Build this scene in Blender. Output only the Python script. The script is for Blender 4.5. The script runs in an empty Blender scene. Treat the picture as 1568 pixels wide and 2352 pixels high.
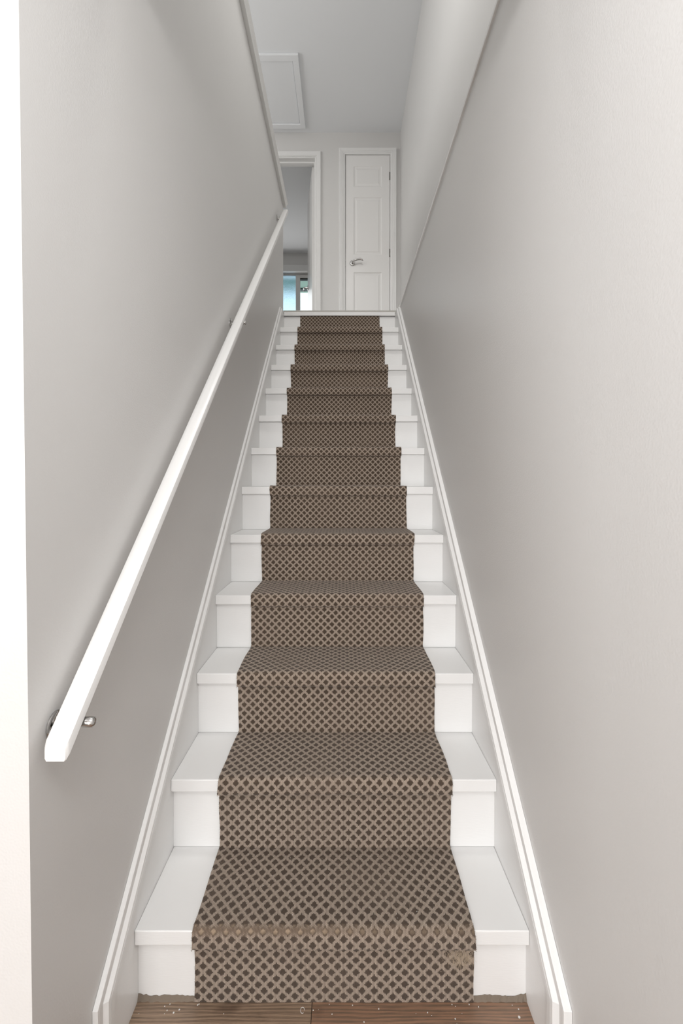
import bpy, bmesh, math, random
from mathutils import Vector

random.seed(7)
scene = bpy.context.scene
COL = scene.collection

# ------------------------------------------------------------------ camera
F_PX, W_PX, H_PX = 950.0, 1568.0, 2352.0
PITCH = 0.5
cam_d = bpy.data.cameras.new('camera')
cam_d.sensor_fit = 'VERTICAL'
cam_d.sensor_height = 36.0
cam_d.sensor_width = 24.0
cam_d.lens = 36.0 * F_PX / H_PX
cam_d.shift_x = -(786.2 - W_PX / 2) / H_PX
cam_d.shift_y = -(H_PX / 2 - 1123.3) / H_PX
cam_d.clip_start = 0.02
cam = bpy.data.objects.new('camera', cam_d)
cam.location = (0, 0, 1.216)
cam.rotation_euler = (math.radians(90 - PITCH), 0, 0)
COL.objects.link(cam)
scene.camera = cam

# ------------------------------------------------------------------ world, lights, exposure
world = bpy.data.worlds.new('world')
scene.world = world
world.use_nodes = True
bg = world.node_tree.nodes['Background']
bg.inputs[0].default_value = (0.90, 0.96, 1.0, 1)
bg.inputs[1].default_value = 1.15


def area(name, loc, rot, sx, sy, power, color=(1, 1, 1)):
    d = bpy.data.lights.new(name, 'AREA')
    d.shape = 'RECTANGLE'
    d.size, d.size_y = sx, sy
    d.energy = power
    d.color = color
    o = bpy.data.objects.new(name, d)
    o.location = loc
    o.rotation_euler = rot
    COL.objects.link(o)
    return o


R90 = math.pi / 2
# daylight of the glazed doors behind the camera
area('hall_window_light', (-0.75, -5.52, 1.25), (R90, 0, 0), 2.1, 2.1, 130, (1.0, 0.993, 0.985))
# unseen fill added left of the camera to brighten the side walls
area('hall_side_fill_light', (-2.42, -0.15, 1.35), (R90, 0, -R90), 1.3, 1.6, 15, (1.0, 0.993, 0.985))
# added unseen fills: point above and behind the camera, disc over the stairwell
pl = bpy.data.lights.new('hall_overhead_fill', 'POINT')
pl.energy, pl.shadow_soft_size, pl.color = 15.0, 0.16, (1.0, 0.993, 0.985)
po = bpy.data.objects.new('hall_overhead_fill', pl)
po.location = (0.0, -0.25, 2.10)
COL.objects.link(po)
area('stairwell_overhead_fill', (0.0, 1.35, 4.80), (0, 0, 0), 0.4, 0.4, 14.5, (1.0, 0.985, 0.955)).data.shape = 'DISK'
# daylight of the landing window, beyond the parapet on the left
area('landing_window_light', (-2.42, 2.75, 3.98), (R90, 0, -R90), 1.7, 1.25, 16.5, (1.0, 0.985, 0.965))
# daylight of the small room's window
area('far_window_light', (-0.87, 6.53, 3.95), (-R90, 0, 0), 1.1, 0.75, 4.6, (1.0, 0.99, 0.97))

scene.view_settings.view_transform = 'Standard'
scene.view_settings.look = 'None'
scene.view_settings.exposure = 0.60
scene.view_settings.gamma = 1.0
scene.view_settings.use_curve_mapping = False
scene.cycles.max_bounces = 6
scene.cycles.diffuse_bounces = 4
scene.cycles.glossy_bounces = 3
scene.cycles.transmission_bounces = 6
scene.cycles.caustics_reflective = False
scene.cycles.caustics_refractive = False


# ------------------------------------------------------------------ materials
class Nodes:
    def __init__(self, name):
        self.m = bpy.data.materials.new(name)
        self.m.use_nodes = True
        self.t = self.m.node_tree
        self.b = self.t.nodes['Principled BSDF']

    def n(self, kind, **kw):
        nd = self.t.nodes.new(kind)
        for k, v in kw.items():
            setattr(nd, k, v)
        return nd

    def link(self, a, b):
        self.t.links.new(a, b)

    def math(self, op, a, b=None, c=None):
        nd = self.n('ShaderNodeMath', operation=op)
        for i, v in enumerate((a, b, c)):
            if v is None:
                continue
            if isinstance(v, (int, float)):
                nd.inputs[i].default_value = v
            else:
                self.link(v, nd.inputs[i])
        return nd.outputs[0]

    def mix(self, fac, a, b):
        nd = self.n('ShaderNodeMix', data_type='RGBA')
        for i, v in ((0, fac), (6, a), (7, b)):
            if isinstance(v, (int, float)):
                nd.inputs[i].default_value = v
            elif isinstance(v, tuple):
                nd.inputs[i].default_value = (*v, 1)
            else:
                self.link(v, nd.inputs[i])
        return nd.outputs[2]

    def noise(self, vec, scale, detail=2.0, rough=0.5):
        nd = self.n('ShaderNodeTexNoise')
        nd.inputs['Scale'].default_value = scale
        nd.inputs['Detail'].default_value = detail
        nd.inputs['Roughness'].default_value = rough
        if vec is not None:
            self.link(vec, nd.inputs['Vector'])
        return nd.outputs['Fac']

    def ramp(self, fac, lo, hi):
        nd = self.n('ShaderNodeMapRange')
        nd.inputs[1].default_value = lo
        nd.inputs[2].default_value = hi
        self.link(fac, nd.inputs[0])
        return nd.outputs[0]

    def bump(self, height, strength, dist):
        nd = self.n('ShaderNodeBump')
        nd.inputs['Strength'].default_value = strength
        nd.inputs['Distance'].default_value = dist
        self.link(height, nd.inputs['Height'])
        self.link(nd.outputs[0], self.b.inputs['Normal'])

    def obj(self):
        return self.n('ShaderNodeTexCoord').outputs['Object']

    def mapping(self, vec, scale):
        nd = self.n('ShaderNodeMapping')
        nd.inputs['Scale'].default_value = scale
        self.link(vec, nd.inputs['Vector'])
        return nd.outputs[0]


def srgb(*c):
    return tuple(((v / 255 + 0.055) / 1.055) ** 2.4 if v > 10 else v / 255 / 12.92 for v in c)


def paint(name, col, rough, bump_scale, bump_d, var=0.03, stretch=(1, 1, 1), spec=0.4):
    k = Nodes(name)
    v = k.mapping(k.obj(), stretch)
    big = k.noise(v, 2.3, 1)
    c2 = tuple(x * (1 - var) for x in col)
    k.link(k.mix(big, col, c2), k.b.inputs['Base Color'])
    k.b.inputs['Roughness'].default_value = rough
    k.b.inputs['Specular IOR Level'].default_value = spec
    k.bump(k.noise(v, bump_scale, 0), 0.35, bump_d)
    return k.m


M = {}
M['wall'] = paint('greige_wall_paint', (0.705, 0.697, 0.686), 0.42, 260, 0.0006, 0.03)
M['ceiling'] = paint('ceiling_paint', (0.86, 0.875, 0.895), 0.7, 200, 0.0004, 0.02)
M['white'] = paint('white_satin_paint', (0.82, 0.817, 0.81), 0.30, 60, 0.0004, 0.025, (1, 1, 6))
M['gloss'] = paint('white_gloss_paint', (0.88, 0.88, 0.87), 0.14, 40, 0.0001, 0.01, spec=0.9)
M['rail'] = paint('white_rail_paint', (0.82, 0.815, 0.806), 0.26, 40, 0.0003, 0.02)
M['door'] = paint('white_door_paint', (0.85, 0.842, 0.83), 0.33, 120, 0.0002, 0.02)
M['upvc'] = paint('white_window_plastic', (0.80, 0.80, 0.79), 0.25, 50, 0.0001, 0.01)
M['strip'] = paint('landing_edge_strip', (0.50, 0.48, 0.45), 0.30, 80, 0.0002, 0.05)
M['soffit'] = paint('painted_soffit', (0.24, 0.33, 0.28), 0.6, 50, 0.0002, 0.05)
M['black'] = paint('black_gasket', (0.03, 0.035, 0.035), 0.5, 50, 0.0001, 0.05)
M['dust'] = paint('dusty_joint', srgb(140, 127, 113), 0.9, 300, 0.001, 0.5)
M['subfloor'] = paint('subfloor_boards', (0.25, 0.2, 0.15), 0.8, 40, 0.001, 0.2)
M['tile'] = paint('pale_floor_vinyl', (0.5, 0.48, 0.45), 0.5, 60, 0.0003, 0.1)
M['brick'] = paint('outer_render', (0.6, 0.57, 0.52), 0.85, 60, 0.001, 0.1)
M['fleck'] = paint('paint_fleck', (0.75, 0.74, 0.72), 0.6, 50, 0.0001, 0.05)

k = Nodes('polished_chrome')
k.b.inputs['Base Color'].default_value = (0.58, 0.57, 0.56, 1)
k.b.inputs['Metallic'].default_value = 1
k.b.inputs['Roughness'].default_value = 0.16
k.bump(k.noise(k.obj(), 60, 1), 0.05, 0.0005)
M['chrome'] = k.m
k = Nodes('tarnished_steel')
k.b.inputs['Base Color'].default_value = (0.20, 0.19, 0.18, 1)
k.b.inputs['Metallic'].default_value = 0.8
k.b.inputs['Roughness'].default_value = 0.4
k.bump(k.noise(k.obj(), 90, 1), 0.1, 0.0005)
M['steel'] = k.m

k = Nodes('clear_window_glass')
k.b.inputs['Base Color'].default_value = (0.86, 0.95, 0.93, 1)
k.b.inputs['Transmission Weight'].default_value = 1
k.b.inputs['Roughness'].default_value = 0.0
k.b.inputs['IOR'].default_value = 1.05
M['glass'] = k.m

k = Nodes('obscured_window_glass')
v = k.obj()
vo = k.n('ShaderNodeTexVoronoi')
vo.inputs['Scale'].default_value = 170
k.link(v, vo.inputs['Vector'])
h = k.math('ADD', vo.outputs['Distance'], k.noise(v, 150, 2))
k.b.inputs['Base Color'].default_value = (0.52, 0.72, 0.84, 1)
k.b.inputs['Transmission Weight'].default_value = 1
k.b.inputs['Roughness'].default_value = 0.06
k.b.inputs['IOR'].default_value = 1.12
k.bump(h, 1.0, 0.013)
M['frosted'] = k.m


def wood(name, hue):
    k = Nodes(name)
    oi = k.n('ShaderNodeObjectInfo')
    add = k.n('ShaderNodeVectorMath', operation='ADD')
    k.link(k.obj(), add.inputs[0])
    mul = k.n('ShaderNodeVectorMath', operation='SCALE')
    k.link(oi.outputs['Location'], mul.inputs[0])
    mul.inputs['Scale'].default_value = 7.3
    k.link(mul.outputs[0], add.inputs[1])
    v = k.mapping(add.outputs[0], (7.0, 190, 190))
    n1 = k.noise(v, 3.0, 6, 0.6)
    wv = k.n('ShaderNodeTexWave', wave_type='BANDS', bands_direction='Y')
    wv.inputs['Scale'].default_value = 2.2
    wv.inputs['Distortion'].default_value = 7
    wv.inputs['Detail'].default_value = 3
    k.link(k.mapping(add.outputs[0], (1.6, 22, 22)), wv.inputs['Vector'])
    f = k.math('ADD', k.math('MULTIPLY', n1, 0.75), k.math('MULTIPLY', wv.outputs['Fac'], 0.25))
    knot = k.ramp(k.noise(k.mapping(add.outputs[0], (4, 9, 9)), 2.4, 2), 0.62, 0.74)
    c = k.mix(k.ramp(f, 0.3, 0.72), srgb(108, 90, 75), srgb(*hue))
    c = k.mix(k.math('MULTIPLY', knot, 0.6), c, srgb(74, 54, 42))
    k.link(c, k.b.inputs['Base Color'])
    k.b.inputs['Roughness'].default_value = 0.42
    k.bump(n1, 0.25, 0.0006)
    return k.m


M['oak'] = wood('oak_laminate', (160, 136, 114))
M['oak_red'] = wood('reddish_oak_laminate', (156, 120, 96))

# carpet of the runner: UV is in metres (across, along)
PER = 0.0282
k = Nodes('brown_trellis_carpet')
uv = k.n('ShaderNodeUVMap', uv_map='weave').outputs[0]
sep = k.n('ShaderNodeSeparateXYZ')
k.link(uv, sep.inputs[0])
wob = k.noise(uv, 60, 2)
wob2 = k.noise(uv, 19, 2)
ST_U, ST_V = PER / 9, PER / 8          # one stitch of the weave
su = k.math('MULTIPLY', k.math('ADD', k.math('FLOOR', k.math('DIVIDE', sep.outputs[0], ST_U)), 0.5), ST_U)
sv0 = k.math('ADD', sep.outputs[1], k.math('MULTIPLY', k.math('FRACT', k.math('DIVIDE', su, ST_U * 2.0)), ST_V))
sv = k.math('MULTIPLY', k.math('ADD', k.math('FLOOR', k.math('DIVIDE', sv0, ST_V)), 0.5), ST_V)
mixu = k.math('ADD', k.math('MULTIPLY', su, 0.5), k.math('MULTIPLY', sep.outputs[0], 0.5))
mixv = k.math('ADD', k.math('MULTIPLY', sv, 0.5), k.math('MULTIPLY', sep.outputs[1], 0.5))
mixv = k.math('ADD', mixv, k.math('MULTIPLY', k.math('SUBTRACT', wob2, 0.5), 0.007))
mixu = k.math('ADD', mixu, k.math('MULTIPLY', k.math('SUBTRACT', wob, 0.5), 0.003))
pu = k.math('ABSOLUTE', k.math('SUBTRACT', k.math('FRACT', k.math('ADD', k.math('DIVIDE', mixu, PER), 50.27)), 0.5))
pv = k.math('ABSOLUTE', k.math('SUBTRACT', k.math('FRACT', k.math('ADD', k.math('DIVIDE', mixv, PER), 50.0)), 0.5))
def blob(p_, q_):
    return k.math('ADD', k.math('MULTIPLY', k.math('ADD', p_, q_), 0.92), k.math('MULTIPLY', k.math('MAXIMUM', p_, q_), 0.10))
dd = k.math('MINIMUM', blob(pu, pv), blob(k.math('SUBTRACT', 0.5, pu), k.math('SUBTRACT', 0.5, pv)))
fine = k.noise(uv, 1100, 3, 0.65)
edge = k.math('ADD', dd, k.math('MULTIPLY', k.math('SUBTRACT', fine, 0.5), 0.30))
upper = k.ramp(sep.outputs[1], 0.8, 3.6)            # the upper flights are less worn: finer lines
trellis = k.ramp(k.math('SUBTRACT', edge, k.math('MULTIPLY', upper, 0.045)), 0.288, 0.362)
# vertical ribs of the loops
rib = k.math('ABSOLUTE', k.math('SUBTRACT', k.math('FRACT', k.math('DIVIDE', sep.outputs[0], ST_U)), 0.5))
ribv = k.math('ABSOLUTE', k.math('SUBTRACT', k.math('FRACT', k.math('DIVIDE', sv0, ST_V)), 0.5))
ribf = k.ramp(k.math('ADD', rib, k.math('MULTIPLY', ribv, 0.28)), 0.1, 0.55)
light = k.mix(k.math('MULTIPLY', ribf, 0.9), srgb(204, 188, 172), srgb(122, 107, 94))
light = k.mix(k.math('MULTIPLY', k.ramp(fine, 0.4, 0.75), 0.6), light, srgb(112, 97, 84))
dark = k.mix(k.ramp(fine, 0.3, 0.75), srgb(64, 52, 43), srgb(94, 80, 68))
colr = k.mix(trellis, dark, light)
# worn nosings
at = k.n('ShaderNodeAttribute', attribute_name='wear')
wmask = k.math('MULTIPLY', k.math('GREATER_THAN', at.outputs['Fac'], 0.02), k.ramp(k.math('ADD', at.outputs['Fac'], k.math('SUBTRACT', k.math('MULTIPLY', k.noise(uv, 45, 4), 1.1), 0.55)), 0.30, 0.95))
worn_side = k.math('ADD', 0.35, k.math('MULTIPLY', 0.65, k.ramp(sep.outputs[0], 0.42, 0.26)))
wmask = k.math('MULTIPLY', wmask, worn_side)       # the left half of the nosing is the most worn
backing = k.mix(k.ramp(dd, 0.16, 0.26), srgb(168, 148, 126), k.mix(ribf, srgb(140, 122, 106), srgb(92, 78, 66)))
colr = k.mix(wmask, colr, backing)
colr = k.mix(k.math('MULTIPLY', k.ramp(k.noise(uv, 5, 3), 0.45, 0.75), 0.22), colr, srgb(132, 116, 102))
k.link(colr, k.b.inputs['Base Color'])
k.b.inputs['Roughness'].default_value = 0.95
k.b.inputs['Specular IOR Level'].default_value = 0.1
k.b.inputs['Sheen Weight'].default_value = 0.15
hgt = k.math('ADD', k.math('MULTIPLY', ribf, -0.6), k.math('MULTIPLY', fine, 0.7))
k.bump(hgt, 0.8, 0.0022)
M['carpet'] = k.m

k = Nodes('carpet_fibre')
k.b.inputs['Base Color'].default_value = (*srgb(190, 172, 150), 1)
k.b.inputs['Roughness'].default_value = 0.9
M['fibre'] = k.m


k = Nodes('carpet_edge_fuzz')
k.b.inputs['Base Color'].default_value = (*srgb(112, 97, 82), 1)
k.b.inputs['Roughness'].default_value = 0.95
M['fuzz'] = k.m


# ------------------------------------------------------------------ mesh helpers
def tag(o, label=None, cat=None, group=None, kind=None):
    if label: o['label'] = label
    if cat: o['category'] = cat
    if group: o['group'] = group
    if kind: o['kind'] = kind
    return o


def obj(name, bm, mat, parent=None, smooth=False):
    bmesh.ops.recalc_face_normals(bm, faces=bm.faces)
    me = bpy.data.meshes.new(name)
    bm.to_mesh(me)
    bm.free()
    me.materials.append(M[mat])
    if smooth:
        for p in me.polygons:
            p.use_smooth = True
    o = bpy.data.objects.new(name, me)
    COL.objects.link(o)
    if parent:
        o.parent = parent
    return o


def empty(name, loc=(0, 0, 0)):
    o = bpy.data.objects.new(name, None)
    o.location = loc
    o.empty_display_size = 0.1
    COL.objects.link(o)
    return o


def box(bm, x0, x1, y0, y1, z0, z1, bev=0.0):
    b2 = bmesh.new()
    vs = [b2.verts.new((x, y, z)) for x in (x0, x1) for y in (y0, y1) for z in (z0, z1)]
    for f in ((0, 1, 3, 2), (4, 6, 7, 5), (0, 4, 5, 1), (2, 3, 7, 6), (0, 2, 6, 4), (1, 5, 7, 3)):
        b2.faces.new([vs[i] for i in f])
    if bev:
        bmesh.ops.bevel(b2, geom=list(b2.edges), offset=bev, segments=2, affect='EDGES', profile=0.5)
    me = bpy.data.meshes.new('tmp')
    b2.to_mesh(me)
    b2.free()
    bm.from_mesh(me)
    bpy.data.meshes.remove(me)
    return bm


def boxes(name, mat, lst, parent=None, bev=0.0):
    bm = bmesh.new()
    for b in lst:
        box(bm, *b, bev=bev)
    return obj(name, bm, mat, parent)


def loft(bm, rings, caps=True, closed=True):
    rows = [[bm.verts.new(p) for p in r] for r in rings]
    n = len(rows[0])
    for a, b in zip(rows, rows[1:]):
        for i in range(n if closed else n - 1):
            j = (i + 1) % n
            bm.faces.new((a[i], a[j], b[j], b[i]))
    if caps:
        bm.faces.new(list(reversed(rows[0])))
        bm.faces.new(rows[-1])
    return bm


def tube(bm, pts, radii, n=12, caps=True):
    pts = [Vector(p) for p in pts]
    rings = []
    up0 = None
    for i, p in enumerate(pts):
        t = (pts[min(i + 1, len(pts) - 1)] - pts[max(i - 1, 0)]).normalized()
        if up0 is None:
            up0 = t.orthogonal().normalized()
        up0 = (up0 - t * up0.dot(t)).normalized()
        s = t.cross(up0)
        r = radii[i] if isinstance(radii, (list, tuple)) else radii
        if not isinstance(r, (list, tuple)):
            r = (r, r)
        rings.append([p + up0 * math.cos(a) * r[0] + s * math.sin(a) * r[1]
                      for a in (2 * math.pi * q / n for q in range(n))])
    return loft(bm, rings, caps)


# ------------------------------------------------------------------ dimensions
NST, RISE, GO, Y1 = 13, 0.2015, 0.2018, 0.934
XL, XR = -0.4739, 0.4261            # ends of the treads
WL, WR = -0.489, 0.449              # lower wall faces
XU = 0.598                          # upper right wall face
FLOOR = 0.022
LAND = NST * RISE                   # landing level
CEIL = 4.85
YE = 4.29                           # far wall face
NOSE_T, OVER = 0.034, 0.017
YT = Y1 + (NST - 1) * GO            # landing nosing
BACK = -5.6
LEFT = -2.5
BULK = 0.90                         # edge of the lower ceiling

# ------------------------------------------------------------------ setting: floor, walls, ceilings
floor = boxes('floor', 'subfloor', [(LEFT, WR, BACK, Y1 + 0.03, -0.10, FLOOR - 0.012)])
tag(floor, 'brown oak laminate floor at the foot of the stairs', 'floor', kind='structure')
PW, PL = 0.19, 1.25
plank_cache = {}
y_top = 0.966
row = 0
while y_top - row * PW > BACK + 0.01:
    yb, ya = y_top - row * PW, max(y_top - (row + 1) * PW, BACK)
    joint = -0.07 + (row * 0.43) % PL
    xs = [LEFT]
    x = joint - math.ceil((joint - LEFT) / PL) * PL
    while x < WR:
        if x > LEFT + 0.02:
            xs.append(x)
        x += PL
    xs.append(WR)
    for a, b in zip(xs, xs[1:]):
        w, d = round(b - a, 4), round(yb - ya, 4)
        mat = 'oak_red' if ((row == 0 and a >= -0.08) or (row and random.random() < 0.4)) else 'oak'
        key = (w, d, mat)
        if key not in plank_cache:
            bm = bmesh.new()
            box(bm, -w / 2 + .0006, w / 2 - .0006, -d / 2 + .0006, d / 2 - .0006, -0.012, 0, 0.0008)
            p = obj('plank', bm, mat, floor)
            plank_cache[key] = p.data
        else:
            p = bpy.data.objects.new('plank', plank_cache[key])
            COL.objects.link(p)
            p.parent = floor
        p.location = ((a + b) / 2, (ya + yb) / 2, FLOOR)
    row += 1
# paint flecks and a pale ring dropped on the planks by the first riser
bm = bmesh.new()
for _ in range(34):
    x, y = random.uniform(-0.46, 0.41), 0.942 - abs(random.gauss(0, 0.025))
    r = random.uniform(0.0006, 0.0022)
    if random.random() < 0.08:
        r *= 2.0
    a0 = random.random() * 6
    top = [Vector((x + r * random.uniform(.5, 1) * math.cos(a0 + q * 1.257),
                   y + r * random.uniform(.5, 1) * math.sin(a0 + q * 1.257), FLOOR + .0008)) for q in range(5)]
    loft(bm, [[v - Vector((0, 0, .0008)) for v in top], top])
tag(obj('paint_flecks', bm, 'fleck', floor), kind='stuff')
bm = bmesh.new()
ring = [(-0.091 + 0.0044 * math.cos(a), 0.9305 + 0.0055 * math.sin(a), FLOOR + .0003)
        for a in (2 * math.pi * q / 20 for q in range(18))]
tube(bm, ring, 0.0005, 6)
tag(obj('chalk_ring', bm, 'fleck', floor), 'thin pale ring mark on the planks')

def lean(o):
    for v in o.data.vertices:            # the front corner is slightly out of plumb
        if v.co.y < 0.7:
            v.co.y = 0.648 - 0.0085 * v.co.z
    return o


lean(boxes('wall_left', 'wall', [(WL - 0.10, WL, 0.63, 3.43, 0.0, 3.545)]))
tag(bpy.data.objects['wall_left'], 'long greige stairwell wall carrying the white handrail', 'wall', kind='structure')
o = lean(boxes('wall_front', 'wall', [(LEFT, WL - 0.10, 0.63, 0.73, 0.0, 2.4)]))
tag(o, 'greige hall wall facing the camera left of the stairs', 'wall', kind='structure')
o = boxes('wall_right', 'wall', [(WR, XU, BACK, 3.335, 0.0, 2.598)])
tag(o, 'long pale greige wall rising along the right of the stairs', 'wall', kind='structure')
o = boxes('wall_upper_right', 'wall', [(XU, XU + 0.1, BULK - 0.1, YE, 2.4, CEIL), (WR, XU, 3.335, YE, 2.2, LAND - 0.03)])
tag(o, 'upper right wall set back above the thin white ledge', 'wall', kind='structure')
# far wall with the openings of both doors
D1L, D1R, D1T = 0.029, 0.491, 4.613       # cupboard opening
D2L, D2R, D2T = -0.93, -0.272, 4.60       # bathroom opening
o = boxes('wall_far', 'wall', [
    (LEFT, D2L, YE, YE + .1, LAND, CEIL), (D2L, D2R, YE, YE + .1, D2T, CEIL),
    (D2R, D1L, YE, YE + .1, LAND, CEIL), (D1L, D1R, YE, YE + .1, D1T, CEIL),
    (D1R, XU + .1, YE, YE + .1, LAND, CEIL), (D1L - .1, D1R + .1, YE + .6, YE + .65, LAND, CEIL),
    (D1R, XU + .1, YE + .1, YE + .65, LAND, CEIL)])
tag(o, 'greige end wall of the landing behind both doors', 'wall', kind='structure')
o = boxes('wall_under_landing', 'wall', [(WL - .1, XU, 3.43, 3.5, -.1, LAND - .2), (WL - .1, XU, Y1 + .031, 3.5, -.1, -.001)])
tag(o, 'closing wall under the upper landing behind the stairs', 'wall', kind='structure')
o = boxes('floor_landing', 'tile', [(LEFT, XU, YT + 0.06, YE + 0.1, LAND - 0.2, LAND), (LEFT, WL - 0.1, BULK, YT + 0.06, LAND - 0.2, LAND)])
tag(o, 'upper landing floor at the head of the stairs', 'floor', kind='structure')
o = boxes('ceiling', 'ceiling', [(LEFT, XU + .1, BULK - .1, 6.7, CEIL, CEIL + .1)])
tag(o, 'flat pale grey ceiling over the upper landing', 'ceiling', kind='structure')
o = boxes('ceiling_hall', 'ceiling', [(LEFT, WR, BACK, BULK, 2.4, 2.6)])
tag(o, 'lower hall ceiling ending above the first steps', 'ceiling', kind='structure')
bm = bmesh.new()
loft(bm, [[(r * math.cos(a), 1.35 + r * math.sin(a), CEIL - d) for a in (2 * math.pi * q / 32 for q in range(32))]
          for r, d in ((.21, 0), (.222, .01), (.222, .03), (.21, .036))])
obj('fill_lamp_housing', bm, 'white', bpy.data.objects['ceiling'])  # unseen fixture added to go with the stairwell fill
bm = bmesh.new()
loft(bm, [[(r * math.cos(a), -.25 + r * math.sin(a), 2.4 - d) for a in (2 * math.pi * q / 20 for q in range(20))]
          for r, d in ((.05, 0), (.05, .012), (.03, .03), (.004, .034), (.004, .13))])
obj('fill_lamp_cord', bm, 'white', bpy.data.objects['ceiling_hall'])  # unseen rose and cord added for the hall's overhead fill
o = boxes('wall_near_upper', 'wall', [(LEFT, XU, BULK - .1, BULK, 2.6, CEIL)])
tag(o, 'upper wall above the foot of the stairs', 'wall', kind='structure')
# hall: wall behind the camera with the glazed opening, left wall
HX0, HX1, HZ1 = -1.85, 0.35, 2.32
o = boxes('wall_near', 'wall', [(LEFT, HX0, BACK - .1, BACK, 0, 2.6), (HX1, XU, BACK - .1, BACK, 0, 2.6), (HX0, HX1, BACK - .1, BACK, HZ1, 2.6)])
tag(o, 'hall wall with a wide glazed opening behind the camera', 'wall', kind='structure')
SY0, SY1, SZ0, SZ1 = -0.85, 0.55, 0.5, 2.2
o = boxes('wall_hall_left', 'wall', [(LEFT - .1, LEFT, BACK - .1, SY0, 0, 2.6), (LEFT - .1, LEFT, SY1, .73, 0, 2.6),
                                     (LEFT - .1, LEFT, SY0, SY1, 0, SZ0), (LEFT - .1, LEFT, SY0, SY1, SZ1, 2.6)])
tag(o, 'left side wall of the lower hall', 'wall', kind='structure')
LY0, LY1, LZ0, LZ1 = 1.85, 3.65, 3.32, 4.64
o = boxes('wall_landing_left', 'wall', [
    (LEFT - .1, LEFT, BULK - .1, LY0, LAND - .2, CEIL), (LEFT - .1, LEFT, LY1, YE + .1, LAND - .2, CEIL),
    (LEFT - .1, LEFT, LY0, LY1, LAND - .2, LZ0), (LEFT - .1, LEFT, LY0, LY1, LZ1, CEIL)])
tag(o, 'left side wall of the landing with its window', 'wall', kind='structure')


def window_frame(name, label, axis, a0, a1, z0, z1, p0, p1, bars):
    root = empty(name, (0, 0, 0))
    tag(root, label, 'window', kind='structure')

    def put(nm, mat, u0, u1, w0, w1, q0=p0, q1=p1):
        b = (q0, q1, u0, u1, w0, w1) if axis == 'x' else (u0, u1, q0, q1, w0, w1)
        return boxes(nm, mat, [b], root, bev=0.003 if mat == 'upvc' else 0)
    t = 0.05
    put('frame_rail', 'upvc', a0, a1, z1 - t, z1)
    put('frame_rail', 'upvc', a0, a1, z0, z0 + t)
    put('frame_stile', 'upvc', a0, a0 + t, z0 + t, z1 - t)
    put('frame_stile', 'upvc', a1 - t, a1, z0 + t, z1 - t)
    edges = [a0 + t]
    for b in bars:
        put('mullion', 'upvc', b - t / 2, b + t / 2, z0 + t, z1 - t)
        edges += [b - t / 2, b + t / 2]
    edges.append(a1 - t)
    m = (p0 + p1) / 2
    for e0, e1 in zip(edges[::2], edges[1::2]):
        put('pane', 'glass', e0, e1, z0 + t, z1 - t, m - .003, m + .003)
    return root


window_frame('window_2', 'wide glazed doors of the hall behind the camera', 'y', HX0, HX1, 0.0, HZ1, BACK - .08, BACK - .02, (-0.75,))
window_frame('window_3', 'landing window on the left beyond the parapet', 'x', LY0, LY1, LZ0, LZ1, LEFT - .08, LEFT - .02, (2.75,))

window_frame('window_4', 'unseen side window added to the lower hall for its fill light', 'x', SY0, SY1, SZ0, SZ1, LEFT - .08, LEFT - .02, (-.15,))  # window added out of view around the side fill

# bathroom beyond the open door
BX0, BX1, BY = -1.75, 0.02, 6.5
WX0, WX1, WZ0, WZ1 = -1.45, -0.30, 3.55, 4.546
o = boxes('wall_bathroom', 'wall', [
    (BX0 - .1, BX0, YE + .1, BY, LAND, CEIL), (BX1, BX1 + .1, YE + .65, BY, LAND, CEIL), (BX1 - .03, BX1, YE + .1, YE + .65, LAND, CEIL),
    (BX0 - .1, WX0, BY, BY + .2, LAND, CEIL), (WX1, BX1 + .1, BY, BY + .2, LAND, CEIL),
    (WX0, WX1, BY, BY + .2, LAND, WZ0), (WX0, WX1, BY, BY + .2, WZ1, CEIL)])
tag(o, 'walls of the small room beyond the open door', 'wall', kind='structure')
o = boxes('floor_bathroom', 'tile', [(BX0, BX1, YE + .1, BY, LAND - .2, LAND)])
tag(o, 'floor of the small room beyond the open door', 'floor', kind='structure')

# ------------------------------------------------------------------ window of the room beyond the open door
win = empty('window_1', (0, 0, 0))
tag(win, 'window with rippled blue-green glass seen through the open doorway', 'window', kind='structure')
yf0, yf1 = BY + 0.05, BY + 0.12
def wpart(nm, mat, x0, x1, z0, z1, y0=yf0, y1=yf1, par=None, bev=0.003):
    return boxes(nm, mat, [(x0, x1, y0, y1, z0, z1)], par or win, bev=bev)
wpart('frame_rail', 'upvc', WX0, WX1, WZ1 - .012, WZ1)
wpart('frame_rail', 'upvc', WX0, WX1, WZ0, WZ0 + .05)
wpart('frame_stile', 'upvc', WX0, WX0 + .05, WZ0 + .05, WZ1 - .012)
wpart('frame_stile', 'upvc', WX1 - .05, WX1, WZ0 + .05, WZ1 - .012)
wpart('mullion', 'upvc', -.735, -.667, WZ0 + .05, WZ1 - .012, yf0 - .012, yf1)
p = wpart('pane', 'frosted', WX0 + .05, -.735, WZ0 + .05, WZ1 - .012, yf0 + .03, yf0 + .036, bev=0)
tag(p, 'rippled obscured blue-green glass pane')
cas = wpart('casement_rail', 'upvc', -.667, WX1 - .05, WZ1 - .062, WZ1 - .012, yf0 - .01, yf1 - .01)
wpart('gasket', 'black', -.667, WX1 - .05, WZ1 - .080, WZ1 - .062, yf0 + .005, yf1 - .02, cas, 0)
wpart('pane', 'glass', -.667, WX1 - .05, WZ0 + .05, WZ1 - .080, yf0 + .03, yf0 + .034, bev=0)
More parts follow.
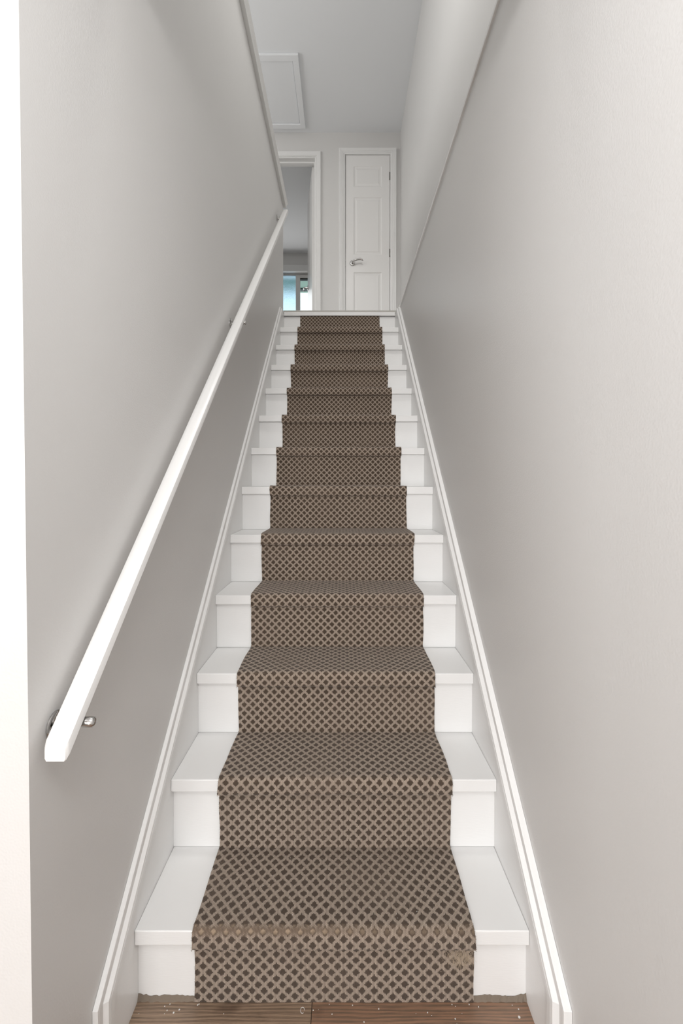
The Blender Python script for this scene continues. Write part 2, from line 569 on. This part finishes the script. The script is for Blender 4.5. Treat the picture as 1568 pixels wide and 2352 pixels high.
# head moulding over the window
for zz0, zz1, yy in ((4.60, 4.655, .020), (4.575, 4.598, .030), (4.545, 4.572, .045)):
    wpart('head_moulding', 'upvc', WX0 - .1, WX1 + .1, zz0, zz1, BY - yy, BY)
o = wpart('sill', 'upvc', WX0 - .05, WX1 + .05, WZ0 - .025, WZ0, BY - .08, BY + .06)

# roof eave outside this window
ev = empty('roof_eave', (0, 7.0, 4.62))
tag(ev, 'painted roof eave with dark gutter outside the far window', 'eave', kind='structure')
def epart(nm, mat, y0, y1, z0, z1):
    bm = bmesh.new()
    box(bm, -4, 2.5, y0 - 7.0, y1 - 7.0, z0 - 4.62, z1 - 4.62)
    return obj(nm, bm, mat, ev)
epart('soffit_board', 'soffit', 6.7, 7.16, 4.62, 4.64)
epart('gutter', 'black', 7.165, 7.245, 4.598, 4.68)
epart('fascia_board', 'soffit', 7.25, 7.33, 4.615, 4.76)

# ------------------------------------------------------------------ parapet cap, ledge bead
def prism_y(bm, prof, y0, y1):
    return loft(bm, [[(x, y0, z) for x, z in prof], [(x, y1, z) for x, z in prof]])
ZC = 3.520
bm = bmesh.new()
prism_y(bm, [(WL - .125, ZC + .005), (WL, ZC), (WL + .021, ZC), (WL + .026, ZC + .012), (WL + .036, ZC + .030), (WL + .034, ZC + .042), (WL - .135, ZC + .042)], BULK, 3.452)
o = obj('trim_1', bm, 'gloss')
tag(o, 'white moulded capping along the top of the left stairwell wall', 'capping', kind='structure')
bm = bmesh.new()
prism_y(bm, [(WR, 2.597), (WR - .005, 2.5985), (WR - .0065, 2.601), (WR - .0065, 2.612), (WR - .004, 2.615), (XU, 2.615), (XU, 2.5985), (WR, 2.5985)], BULK, 3.335)
o = obj('trim_2', bm, 'gloss')
tag(o, 'thin white bead along the ledge of the right wall', 'trim', kind='structure')

# ------------------------------------------------------------------ staircase
st = empty('staircase', (0, Y1, 0))
tag(st, 'straight white painted wooden staircase climbing to the landing', 'staircase')
def S(bm_or_list, name, mat, bev=0.0, parent=None):
    bm = bmesh.new()
    for b in bm_or_list:
        box(bm, b[0], b[1], b[2] - Y1, b[3] - Y1, b[4], b[5], bev=bev)
    return obj(name, bm, mat, parent or st)
for i in range(1, NST + 1):
    yn = Y1 + (i - 1) * GO
    z = i * RISE
    if i < NST:
        j = random.uniform(-.0012, .0012)
        bm = bmesh.new()
        box(bm, XL + .0002, XR - .0002, yn - Y1 + j, yn - Y1 + GO + OVER + .004, z - NOSE_T, z, 0.0022)
        obj('tread', bm, 'white', st)
    z0 = (i - 1) * RISE + (.0006 if i > 1 else FLOOR + .0075)
    bm = bmesh.new()
    box(bm, XL, XR, yn + OVER - Y1, yn + OVER + .016 - Y1, z0, z - NOSE_T - .0004, 0.0004)
    obj('riser', bm, 'white', st)
# landing nosing and the edging strip of the landing floor
bm = bmesh.new()
box(bm, XL, XR, YT - Y1, YT + .07 - Y1, LAND - .030, LAND - .002, .004)
obj('landing_nosing', bm, 'white', st)
bm = bmesh.new()
loft(bm, [[(x, y - Y1, z) for y, z in ((YT + .012, LAND - .003), (YT + .012, LAND + .010), (YT + .018, LAND + .019), (YT + .03, LAND + .022), (YT + .10, LAND + .022), (YT + .10, LAND - .003))] for x in (XL - .006, XR + .012)])
tag(obj('edging_strip', bm, 'strip', st), 'grey edging strip of the landing floor')
# ragged dusty joint under the first riser
bm = bmesh.new()
n = 150
fr, tp, bk = [], [], []
for q in range(n + 1):
    x = XL + (XR - XL) * q / n
    h = .0094 + random.uniform(-.0013, .0022) + .0015 * math.sin(x * 60)
    if abs(x - XL) < .02 or abs(x - XR) < .02:
        h += .003
    yb = Y1 + OVER - .0006
    fr.append(bm.verts.new((x, yb - .0035 - random.uniform(0, .0025) - Y1, FLOOR)))
    tp.append(bm.verts.new((x, yb - Y1, FLOOR + h)))
    bk.append(bm.verts.new((x, yb + .01 - Y1, FLOOR)))
for q in range(n):
    bm.faces.new((fr[q], fr[q + 1], tp[q + 1], tp[q]))
    bm.faces.new((tp[q], tp[q + 1], bk[q + 1], bk[q]))
tag(obj('dusty_joint', bm, 'dust', st), 'ragged grey dusty joint at the floor')

# string boards with their moulding
SL = RISE / GO
IY, IZ, MW = 0.845, 0.168, 0.046       # inner corner of the moulding, its width
ZTOP = 2.600
def pt(w, where):
    if where == 'bot': return (IY - w, FLOOR)
    z = IZ - w * SL + w * math.sqrt(1 + SL * SL)
    if where == 'mid': return (IY - w, z)
    return (IY - w + (ZTOP - z) / SL, ZTOP)
def string_board(side):
    xw, xi = (WL + .0006, XL) if side < 0 else (WR - .0006, XR)
    sg = 1 if side < 0 else -1                      # from the wall into the stair
    def ext(poly, xa, xb):
        bm = bmesh.new()
        loft(bm, [[(xa, y - Y1, z) for y, z in poly], [(xb, y - Y1, z) for y, z in poly]])
        return bm
    a, b, c = pt(.004, 'bot'), pt(.004, 'mid'), pt(.004, 'top')
    poly = [a, b, c, (3.425, ZTOP), (3.425, 2.25), (1.12, FLOOR)]
    board = obj('string_board', ext(poly, xw, xi), 'white', st)
    th = abs(xi - xw)
    prof = [(0.0, 0.0), (0.0, th + .0045), (0.013, th + .0045), (0.0142, th + .002), (0.0155, th + .0045),
            (0.021, th + .0035), (0.028, th * .72), (0.036, th * .62), (0.0375, th * .74), (0.0445, th * .70), (MW, th * .58), (MW, 0.0)]
    bm = bmesh.new()
    rings = []
    for where in ('bot', 'mid', 'top'):
        rings.append([(xw + sg * d, pt(w, where)[0] - Y1, pt(w, where)[1]) for w, d in prof])
    loft(bm, rings)
    obj('string_moulding', bm, 'white', board)
    return board
string_board(-1)
string_board(1)

# ------------------------------------------------------------------ stair runner
RX0, RX1, TH = -0.342, 0.302, 0.0065
def runner_path():
    """outer surface of the carpet as (y, z, wear) from the floor to under the landing nosing"""
    pts = []
    def arc(cy, cz, r, a0, a1, n, w):
        for q in range(n + 1):
            a = math.radians(a0 + (a1 - a0) * q / n)
            pts.append((cy + r * math.cos(a), cz + r * math.sin(a), w * (1 - abs(2 * q / n - 1)) ** .6))
    for i in range(1, NST + 1):
        yn, z = Y1 + (i - 1) * GO, i * RISE
        yr = yn + OVER - TH                       # carpet face on the riser
        zb = (i - 1) * RISE + (TH if i > 1 else FLOOR - RISE * 0 + .0005)
        if i == 1:
            pts.append((yr, FLOOR + .0008, 0))
        else:
            arc(yr - .004, zb + .004, .004, -90, 0, 3, 0)
        zt = z - NOSE_T
        for q in (.33, .66):
            pts.append((yr, zb + (zt - TH - zb) * q, 0))
        if i == NST:
            pts.append((yr, LAND - .031, 0))
            break
        w = 1.0 if i == 1 else (.30 if i < 6 else .12)
        arc(yr - .003, zt - TH - .003 + .001, .003, 0, 90, 3, 0)      # tuck under the nosing
        arc(yn + .003, zt + .001, TH + .003 + .001, -90, -180, 4, 0)
        arc(yn + .011, z - .011, TH + .011, 180, 90, 8, w)             # over the nosing
        ynx = yn + GO + OVER - TH
        for q in (.08, .3, .6, .85):
            pts.append((yn + .011 + (ynx - yn - .015) * q, z + TH, 0))
    return pts
P = runner_path()
clean = [P[0]]
for p in P[1:]:
    if math.hypot(p[0] - clean[-1][0], p[1] - clean[-1][1]) > 4e-4:
        clean.append(p)
P = clean
L = [0.0]
for a, b in zip(P, P[1:]):
    L.append(L[-1] + math.hypot(b[0] - a[0], b[1] - a[1]))
NC = 8
verts, faces, uvs, wear = [], [], [], []
def edge_shift(i, side):
    s = L[i]
    return .0014 * math.sin(s * 9 + side) + .0010 * math.sin(s * 31 + 2 * side) + .0006 * math.sin(s * 83)
rowsO, rowsI = [], []
for i, (y, z, w) in enumerate(P):
    a, b = P[max(i - 1, 0)], P[min(i + 1, len(P) - 1)]
    t = Vector((b[0] - a[0], b[1] - a[1])).normalized()
    nrm = Vector((-t.y, t.x))                       # points out of the stair
    ro, ri = [], []
    for c in range(NC + 1):
        f = c / NC
        x0, x1 = RX0 + edge_shift(i, 0), RX1 + edge_shift(i, 2)
        x = x0 + (x1 - x0) * f
        dz = .0006 * math.sin(x * 23 + L[i] * 7)
        ro.append(len(verts)); verts.append((x, y + nrm.x * dz - Y1, z + nrm.y * dz)); uvs.append((x - RX0, L[i])); wear.append(w)
    for c in range(NC + 1):
        f = c / NC
        x = RX0 + edge_shift(i, 0) + (RX1 + edge_shift(i, 2) - RX0 - edge_shift(i, 0)) * f
        d = .0052 if w == 0 else .0056
        ri.append(len(verts)); verts.append((x, y - nrm.x * d - Y1, z - nrm.y * d)); uvs.append((x - RX0, L[i])); wear.append(w)
    rowsO.append(ro); rowsI.append(ri)
for i in range(len(P) - 1):
    for c in range(NC):
        faces.append((rowsO[i][c], rowsO[i][c + 1], rowsO[i + 1][c + 1], rowsO[i + 1][c]))
        faces.append((rowsI[i][c], rowsI[i + 1][c], rowsI[i + 1][c + 1], rowsI[i][c + 1]))
    for c in (0, NC):
        q = (rowsO[i][c], rowsO[i + 1][c], rowsI[i + 1][c], rowsI[i][c])
        faces.append(q if c == 0 else q[::-1])
for i in (0, len(P) - 1):
    for c in range(NC):
        q = (rowsO[i][c], rowsI[i][c], rowsI[i][c + 1], rowsO[i][c + 1])
        faces.append(q if i == 0 else q[::-1])
me = bpy.data.meshes.new('stair_runner')
me.from_pydata(verts, [], faces)
ul = me.uv_layers.new(name='weave')
for lp in me.loops:
    ul.data[lp.index].uv = uvs[lp.vertex_index]
at_ = me.attributes.new('wear', 'FLOAT', 'POINT')
for q, w in enumerate(wear):
    at_.data[q].value = w
me.materials.append(M['carpet'])
for p in me.polygons:
    p.use_smooth = True
me.set_sharp_from_angle(angle=math.radians(50))
runner = bpy.data.objects.new('stair_runner', me)
runner.location = (0, Y1, 0)
COL.objects.link(runner)
tag(runner, 'brown and beige trellis-pattern carpet runner down the middle of the stairs', 'carpet runner')

# loose fibres: fuzz along both edges, lint on the first treads, a frayed patch at the first riser
bm = bmesh.new()
def fibre(p, d, ln, curl):
    p, d = Vector(p), Vector(d).normalized()
    side = d.orthogonal().normalized()
    pts = [p + d * ln * t + side * curl * t * t for t in (0, .5, 1)]
    tube(bm, pts, .00016, 3, caps=False)
def at_path(i, x):
    return (x, P[i][0] - Y1, P[i][1])
seg = [i for i in range(len(P)) if L[i] < 1.9]
for _ in range(900):
    i = random.choice(seg[:-1])
    t = random.random()
    y, z = P[i][0] + (P[i + 1][0] - P[i][0]) * t, P[i][1] + (P[i + 1][1] - P[i][1]) * t
    left = random.random() < .5
    x = (RX0 + edge_shift(i, 0)) if left else (RX1 + edge_shift(i, 2))
    fibre((x, y - Y1, z - .002), ((-1 if left else 1), random.gauss(0, .8), random.gauss(0, .8)), random.uniform(.0012, .0028), random.uniform(-.0015, .0015))
tag(obj('edge_fuzz', bm, 'fuzz', runner), 'short brown fuzz along the runner edges', kind='stuff')
bm = bmesh.new()
for _ in range(420):                                   # frayed patch
    x = random.gauss(.272, .018)
    if x > RX1 - .001: x = RX1 - abs(random.gauss(0, .01))
    z = .142 + random.gauss(-.008, .014)
    fibre((x, Y1 + OVER - TH - Y1 - .0003, z), (random.gauss(0, .5), -.5, -1), random.uniform(.004, .013), random.uniform(-.004, .004))
for _ in range(260):                                   # lint
    st_i = random.choice((1, 1, 1, 2, 2, 3, 4))
    x = random.uniform(RX0 + .01, RX1 - .01)
    y = Y1 + (st_i - 1) * GO + random.uniform(.02, GO - .02)
    fibre((x, y - Y1, st_i * RISE + TH + .0004), (random.gauss(0, 1), random.gauss(0, 1), .12), random.uniform(.002, .011), random.uniform(-.004, .004))
tag(obj('loose_fibres', bm, 'fibre', runner), 'loose pale fibres and a frayed patch', kind='stuff')
# crumbs
bm = bmesh.new()
for _ in range(80):
    st_i = random.choice((1, 1, 1, 1, 2, 2, 3))
    x = random.uniform(RX0 + .02, RX1 - .02)
    y = Y1 + (st_i - 1) * GO + random.uniform(.02, GO - .01)
    r = random.uniform(.0004, .0010)
    c0 = Vector((x, y - Y1, st_i * RISE + TH))
    a0 = random.random() * 6
    rg = [[c0 + Vector((q_ * r * random.uniform(.6, 1.3) * math.cos(a0 + j * 1.05), q_ * r * random.uniform(.5, 1.1) * math.sin(a0 + j * 1.05), zz * r)) for j in range(6)] for q_, zz in ((1, -.1), (.9, .5), (.4, .9))]
    loft(bm, rg)
tag(obj('crumbs', bm, 'fleck', runner), kind='stuff')

# ------------------------------------------------------------------ handrail
hr = empty('handrail', (WL, 0.70, 0.81))
tag(hr, 'long white painted wooden handrail on chrome brackets along the left wall', 'handrail')
HO = Vector(hr.location)
def rail_x(y): return -.4555 + .023 * (y - .655) / 2.5
CT, CB = .1565, .1245                  # z - y*SL of the top and the bottom at the axis
RW = .0195
prof = []
for (u, v) in ((-.86, 0), (-1.0, .16), (-1.0, .62), (-.93, .84), (-.72, .96), (-.3, 1.0), (.3, 1.0), (.72, .96), (.93, .84), (1.0, .62), (1.0, .16), (.86, 0)):
    prof.append((u * RW, CB + (CT - CB) * v))
bm = bmesh.new()
YA, YB = .652, 3.168
rings = []
# eased plumb-cut ends
for y, k_ in ((YA, .84), (YA + .0025, .95), (YA + .006, 1.0), (1.8, 1.0), (YB - .006, 1.0), (YB - .0025, .95), (YB, .84)):
    mid = (CT + CB) / 2
    rings.append([Vector((rail_x(y) + u * k_, y, SL * y + mid + (v - mid) * k_)) - HO for u, v in prof])
loft(bm, rings)
rail = obj('rail', bm, 'rail', hr, smooth=True)
rail.data.set_sharp_from_angle(angle=math.radians(28))
def lathe_x(bm, prof, x0, y0, z0, n=24):
    """profile of (x, r) turned about the x axis"""
    rings = [[(x0 + px, y0 + r * math.cos(a), z0 + r * math.sin(a)) for a in (2 * math.pi * q / n for q in range(n))] for px, r in prof]
    return loft(bm, rings)
br0 = None
for by in (.700, 1.816, 3.105):
    zr = SL * by + CB                                   # underside of the rail
    zc = zr - .0095
    br = empty('bracket', (0, by - HO.y, zc - HO.z))
    br.parent = hr
    tag(br, 'chrome wall bracket')
    if br0 is None:
        bm = bmesh.new()
        lathe_x(bm, [(0, .0225), (.0025, .0225), (.004, .0212), (.0048, .0190), (.0048, .0002)], 0, 0, -.004)
        plate = obj('wall_plate', bm, 'chrome', br, smooth=True)
        plate.data.set_sharp_from_angle(angle=math.radians(35))
        bm = bmesh.new()
        tube(bm, [(.004, 0, -.006), (.012, 0, -.010), (.024, 0, -.008), (.036, 0, -.001), (.048, 0, 0), (.060, 0, 0), (.066, 0, 0), (.0685, 0, 0)],
             [.0075, .0065, .0065, .0070, .0082, .0088, .0080, .0045], 14)
        arm = obj('arm', bm, 'chrome', br, smooth=True)
        screws = []
        for dy, dz in ((-.013, -.009), (.013, -.009), (0, .0115)):
            bm = bmesh.new()
            lathe_x(bm, [(.0044, .0046), (.0058, .0042), (.0064, .0028), (.0056, .0014), (.0052, .0003)], 0, dy, dz - .004, 14)
            screws.append(obj('screw', bm, 'chrome', br, smooth=True))
        # saddle under the rail
        bm = bmesh.new()
        box(bm, .020, .050, -.022, .022, -.0013, .0013, .0006)
        bmesh.ops.rotate(bm, verts=bm.verts, cent=(0, 0, 0), matrix=__import__('mathutils').Matrix.Rotation(math.atan(SL), 3, 'X'))
        bmesh.ops.translate(bm, verts=bm.verts, vec=(0, 0, .0068))
        saddle = obj('saddle', bm, 'chrome', br)
        br0 = [plate, arm, saddle] + screws
    else:
        for c in br0:
            d = c.copy()
            COL.objects.link(d)
            d.parent = br

# ------------------------------------------------------------------ doors
def arch_frame(root, x0, x1, z0, zt, w, yface, prof):
    """mitred architrave: prof = list of (offset across the width from the opening, projection)"""
    def ring(side_pts):
        return side_pts
    def member(name, line):
        bm = bmesh.new()
        rings = [[fn(o_) + (0,) for o_ in ()] for fn in ()]
        rings = [[(p_[0], yface - d, p_[1]) for p_, d in ((f(o_), d) for o_, d in prof)] for f in line]
        loft(bm, rings)
        return obj(name, bm, 'white', root)
    member('architrave_leg', (lambda o_: (x0 - o_, z0), lambda o_: (x0 - o_, zt + o_)))
    member('architrave_leg', (lambda o_: (x1 + o_, z0), lambda o_: (x1 + o_, zt + o_)))
    member('architrave_head', (lambda o_: (x0 - o_, zt + o_), lambda o_: (x1 + o_, zt + o_)))
def panel_relief(bm, x0, x1, z0, z1, yf):
    """raised-and-fielded panel pressed into a face at y = yf (towards -y)"""
    steps = ((0, 0), (.006, -.0045), (.012, -.0055), (.026, -.0040), (.034, -.0012))
    def ring(o_, d):
        return [bm.verts.new((x, yf - d, z)) for x, z in ((x0 + o_, z0 + o_), (x1 - o_, z0 + o_), (x1 - o_, z1 - o_), (x0 + o_, z1 - o_))]
    rs = [ring(*s) for s in steps]
    for a, b in zip(rs, rs[1:]):
        for q in range(4):
            bm.faces.new((a[q], a[(q + 1) % 4], b[(q + 1) % 4], b[q]))
    bm.faces.new(rs[-1])
    return rs[0]
def lever(root, x, y, z, sx):
    """lever handle on a face looking to -y; the lever runs to +x * sx"""
    h = empty('handle', (x, y, z))
    h.parent = root
    tag(h, 'polished chrome lever handle')
    bm = bmesh.new()
    rings = [[(r * math.cos(a), -py, r * math.sin(a)) for a in (2 * math.pi * q / 28 for q in range(28))]
             for py, r in ((0, .027), (.004, .027), (.007, .0255), (.0085, .022), (.009, .012), (.010, .011), (.034, .0095), (.036, .0001))]
    loft(bm, rings)
    r_ = obj('rosette', bm, 'chrome', h, smooth=True)
    r_.data.set_sharp_from_angle(angle=math.radians(40))
    bm = bmesh.new()
    tube(bm, [(0, -.036, 0), (sx * .012, -.046, .001), (sx * .030, -.048, .006), (sx * .055, -.047, .016), (sx * .080, -.046, .019), (sx * .098, -.046, .014), (sx * .110, -.045, .003)],
         [(.0085, .0085), (.0095, .0095), (.0070, .0095), (.0060, .0100), (.0055, .0105), (.0050, .0085), (.0030, .004)], 12)
    obj('lever', bm, 'chrome', h, smooth=True)
    return h

# cupboard door
d1r = empty('door_1', (.26, YE, LAND))
tag(d1r, 'narrow closed white panelled door with chrome lever handle', 'door', kind='structure')
def loc1(bm):
    bmesh.ops.translate(bm, verts=bm.verts, vec=(-.26, -YE, -LAND))
    return bm
LX0, LX1, LZT = .034, .486, 4.608
leaf_y = YE - .004
bm = bmesh.new()
holes = [(.116, .404, 2.80, 3.414), (.116, .404, 3.596, 4.183), (.116, .404, 4.292, 4.500)]
xs = [LX0, .116, .404, LX1]
zs = [LAND + .006, 2.80, 3.414, 3.596, 4.183, 4.292, 4.500, LZT]
grid = [[bm.verts.new((x, leaf_y, z)) for x in xs] for z in zs]
for r in range(len(zs) - 1):
    for c in range(3):
        if c == 1 and r in (1, 3, 5):
            continue
        bm.faces.new((grid[r][c], grid[r][c + 1], grid[r + 1][c + 1], grid[r + 1][c]))
bv = [[bm.verts.new((x, leaf_y + .035, z)) for x in (LX0, LX1)] for z in (zs[0], zs[-1])]
bm.faces.new((bv[0][0], bv[1][0], bv[1][1], bv[0][1]))
bm.faces.new([grid[r][0] for r in range(len(zs))] + [bv[1][0], bv[0][0]])
bm.faces.new([grid[r][3] for r in range(len(zs) - 1, -1, -1)] + [bv[0][1], bv[1][1]])
bm.faces.new([grid[-1][c] for c in range(4)] + [bv[1][1], bv[1][0]])
bm.faces.new([grid[0][c] for c in range(3, -1, -1)] + [bv[0][0], bv[0][1]])
leaf = obj('leaf', loc1(bm), 'door', d1r)
for hx0, hx1, hz0, hz1 in holes:
    bm = bmesh.new()
    panel_relief(bm, hx0, hx1, hz0, hz1, leaf_y)
    obj('panel', loc1(bm), 'door', leaf)
# lining, stop and architrave
W1 = [(0, 0), (0, .012), (.012, .013), (.014, .016), (.024, .018), (.030, .017), (.034, .020), (.052, .021), (.058, .022), (.062, .020), (.064, 0)]
bm = bmesh.new()
box(bm, D1L, LX0 - .003, YE - .001, YE + .1, LAND, D1T)
box(bm, LX1 + .003, D1R, YE - .001, YE + .1, LAND, D1T)
box(bm, D1L, D1R, YE - .001, YE + .1, LZT + .003, D1T)
box(bm, LX0 - .004, LX1 + .004, YE + .045, YE + .06, LAND, LZT + .004)
obj('lining', loc1(bm), 'white', d1r)
arch = empty('architrave', (0, 0, 0))
arch.parent = d1r
arch.location = (-.26, -YE, -LAND)
arch_frame(arch, .0275, .492, LAND, 4.618, .064, YE, W1)
lever(d1r, .1007 - .26, leaf_y - YE, 3.507 - LAND, 1)
for hz in (4.40, 3.615, 2.84):
    bm = bmesh.new()
    rings = [[(LX1 + .0015 + .0062 * math.cos(a) - .26, leaf_y - .003 + .0062 * math.sin(a) - YE, hz + dz - LAND) for a in (2 * math.pi * q / 12 for q in range(12))]
             for dz in (-.038, -.0135, -.0125, .0125, .0135, .038)]
    loft(bm, rings)
    obj('hinge', bm, 'steel', d1r, smooth=False)
bm = bmesh.new()
box(bm, LX0 - .0035, LX0 - .0005, leaf_y + .004, leaf_y + .02, 3.48, 3.535, .0004)
obj('strike_plate', loc1(bm), 'steel', d1r)

# bathroom door, standing open
d2r = empty('door_2', (-.60, YE, LAND))
tag(d2r, 'white door standing open into the room with the rippled window', 'door', kind='structure')
def loc2(bm):
    bmesh.ops.translate(bm, verts=bm.verts, vec=(.60, -YE, -LAND))
    return bm
bm = bmesh.new()
box(bm, D2R - .013, D2R, YE - .001, YE + .115, LAND, D2T)
box(bm, D2L, D2L + .013, YE - .001, YE + .115, LAND, D2T)
box(bm, D2L + .013, D2R - .013, YE - .001, YE + .115, D2T - .013, D2T)
obj('lining', loc2(bm), 'white', d2r)
bm = bmesh.new()
box(bm, D2R - .026, D2R - .013, YE + .048, YE + .075, LAND, D2T - .013)
box(bm, D2L + .013, D2L + .026, YE + .048, YE + .075, LAND, D2T - .013)
box(bm, D2L + .026, D2R - .026, YE + .048, YE + .075, D2T - .028, D2T - .013)
obj('door_stop', loc2(bm), 'white', d2r)
arch = empty('architrave', (.60, -YE, -LAND))
arch.parent = d2r
W2 = [(0, 0), (0, .010), (.004, .013), (.007, .013), (.009, .0115), (.011, .016), (.048, .018), (.052, .016), (.053, 0)]
arch_frame(arch, D2L + .009, D2R - .009 + .006, LAND, D2T - .004, .053, YE, W2)
lf = empty('leaf', (D2R - .015 + .60, .118, 0))
lf.parent = d2r
lf.rotation_euler = (0, 0, math.radians(9.2))
WLF = .60
bm = bmesh.new()
box(bm, -.035, 0, 0, WLF, .008, D2T - .018 - LAND, .0015)
leaf2 = obj('leaf_board', bm, 'door', lf)
hd = lever(lf, -.035, WLF - .055, .945, -1)
hd.rotation_euler = (0, 0, -R90)

# ------------------------------------------------------------------ loft hatch
lh = empty('loft_hatch', (-.67, 3.865, CEIL))
tag(lh, 'white framed loft hatch in the landing ceiling', 'hatch')
HX0_, HX1_, HY0_, HY1_ = -.97, -.372, 3.503, 4.225
def hpart(nm, mat, x0, x1, y0, y1, z0, z1, bev=.003):
    bm = bmesh.new()
    box(bm, x0 + .67, x1 + .67, y0 - 3.865, y1 - 3.865, z0 - CEIL, z1 - CEIL, bev)
    return obj(nm, bm, mat, lh)
hpart('frame_member', 'ceiling', HX0_, HX1_, HY0_, HY0_ + .052, CEIL - .022, CEIL)
hpart('frame_member', 'ceiling', HX0_, HX1_, HY1_ - .052, HY1_, CEIL - .022, CEIL)
hpart('frame_member', 'ceiling', HX0_, HX0_ + .052, HY0_ + .052, HY1_ - .052, CEIL - .022, CEIL)
hpart('frame_member', 'ceiling', HX1_ - .052, HX1_, HY0_ + .052, HY1_ - .052, CEIL - .022, CEIL)
hpart('panel', 'ceiling', HX0_ + .056, HX1_ - .056, HY0_ + .056, HY1_ - .056, CEIL - .008, CEIL, .001)
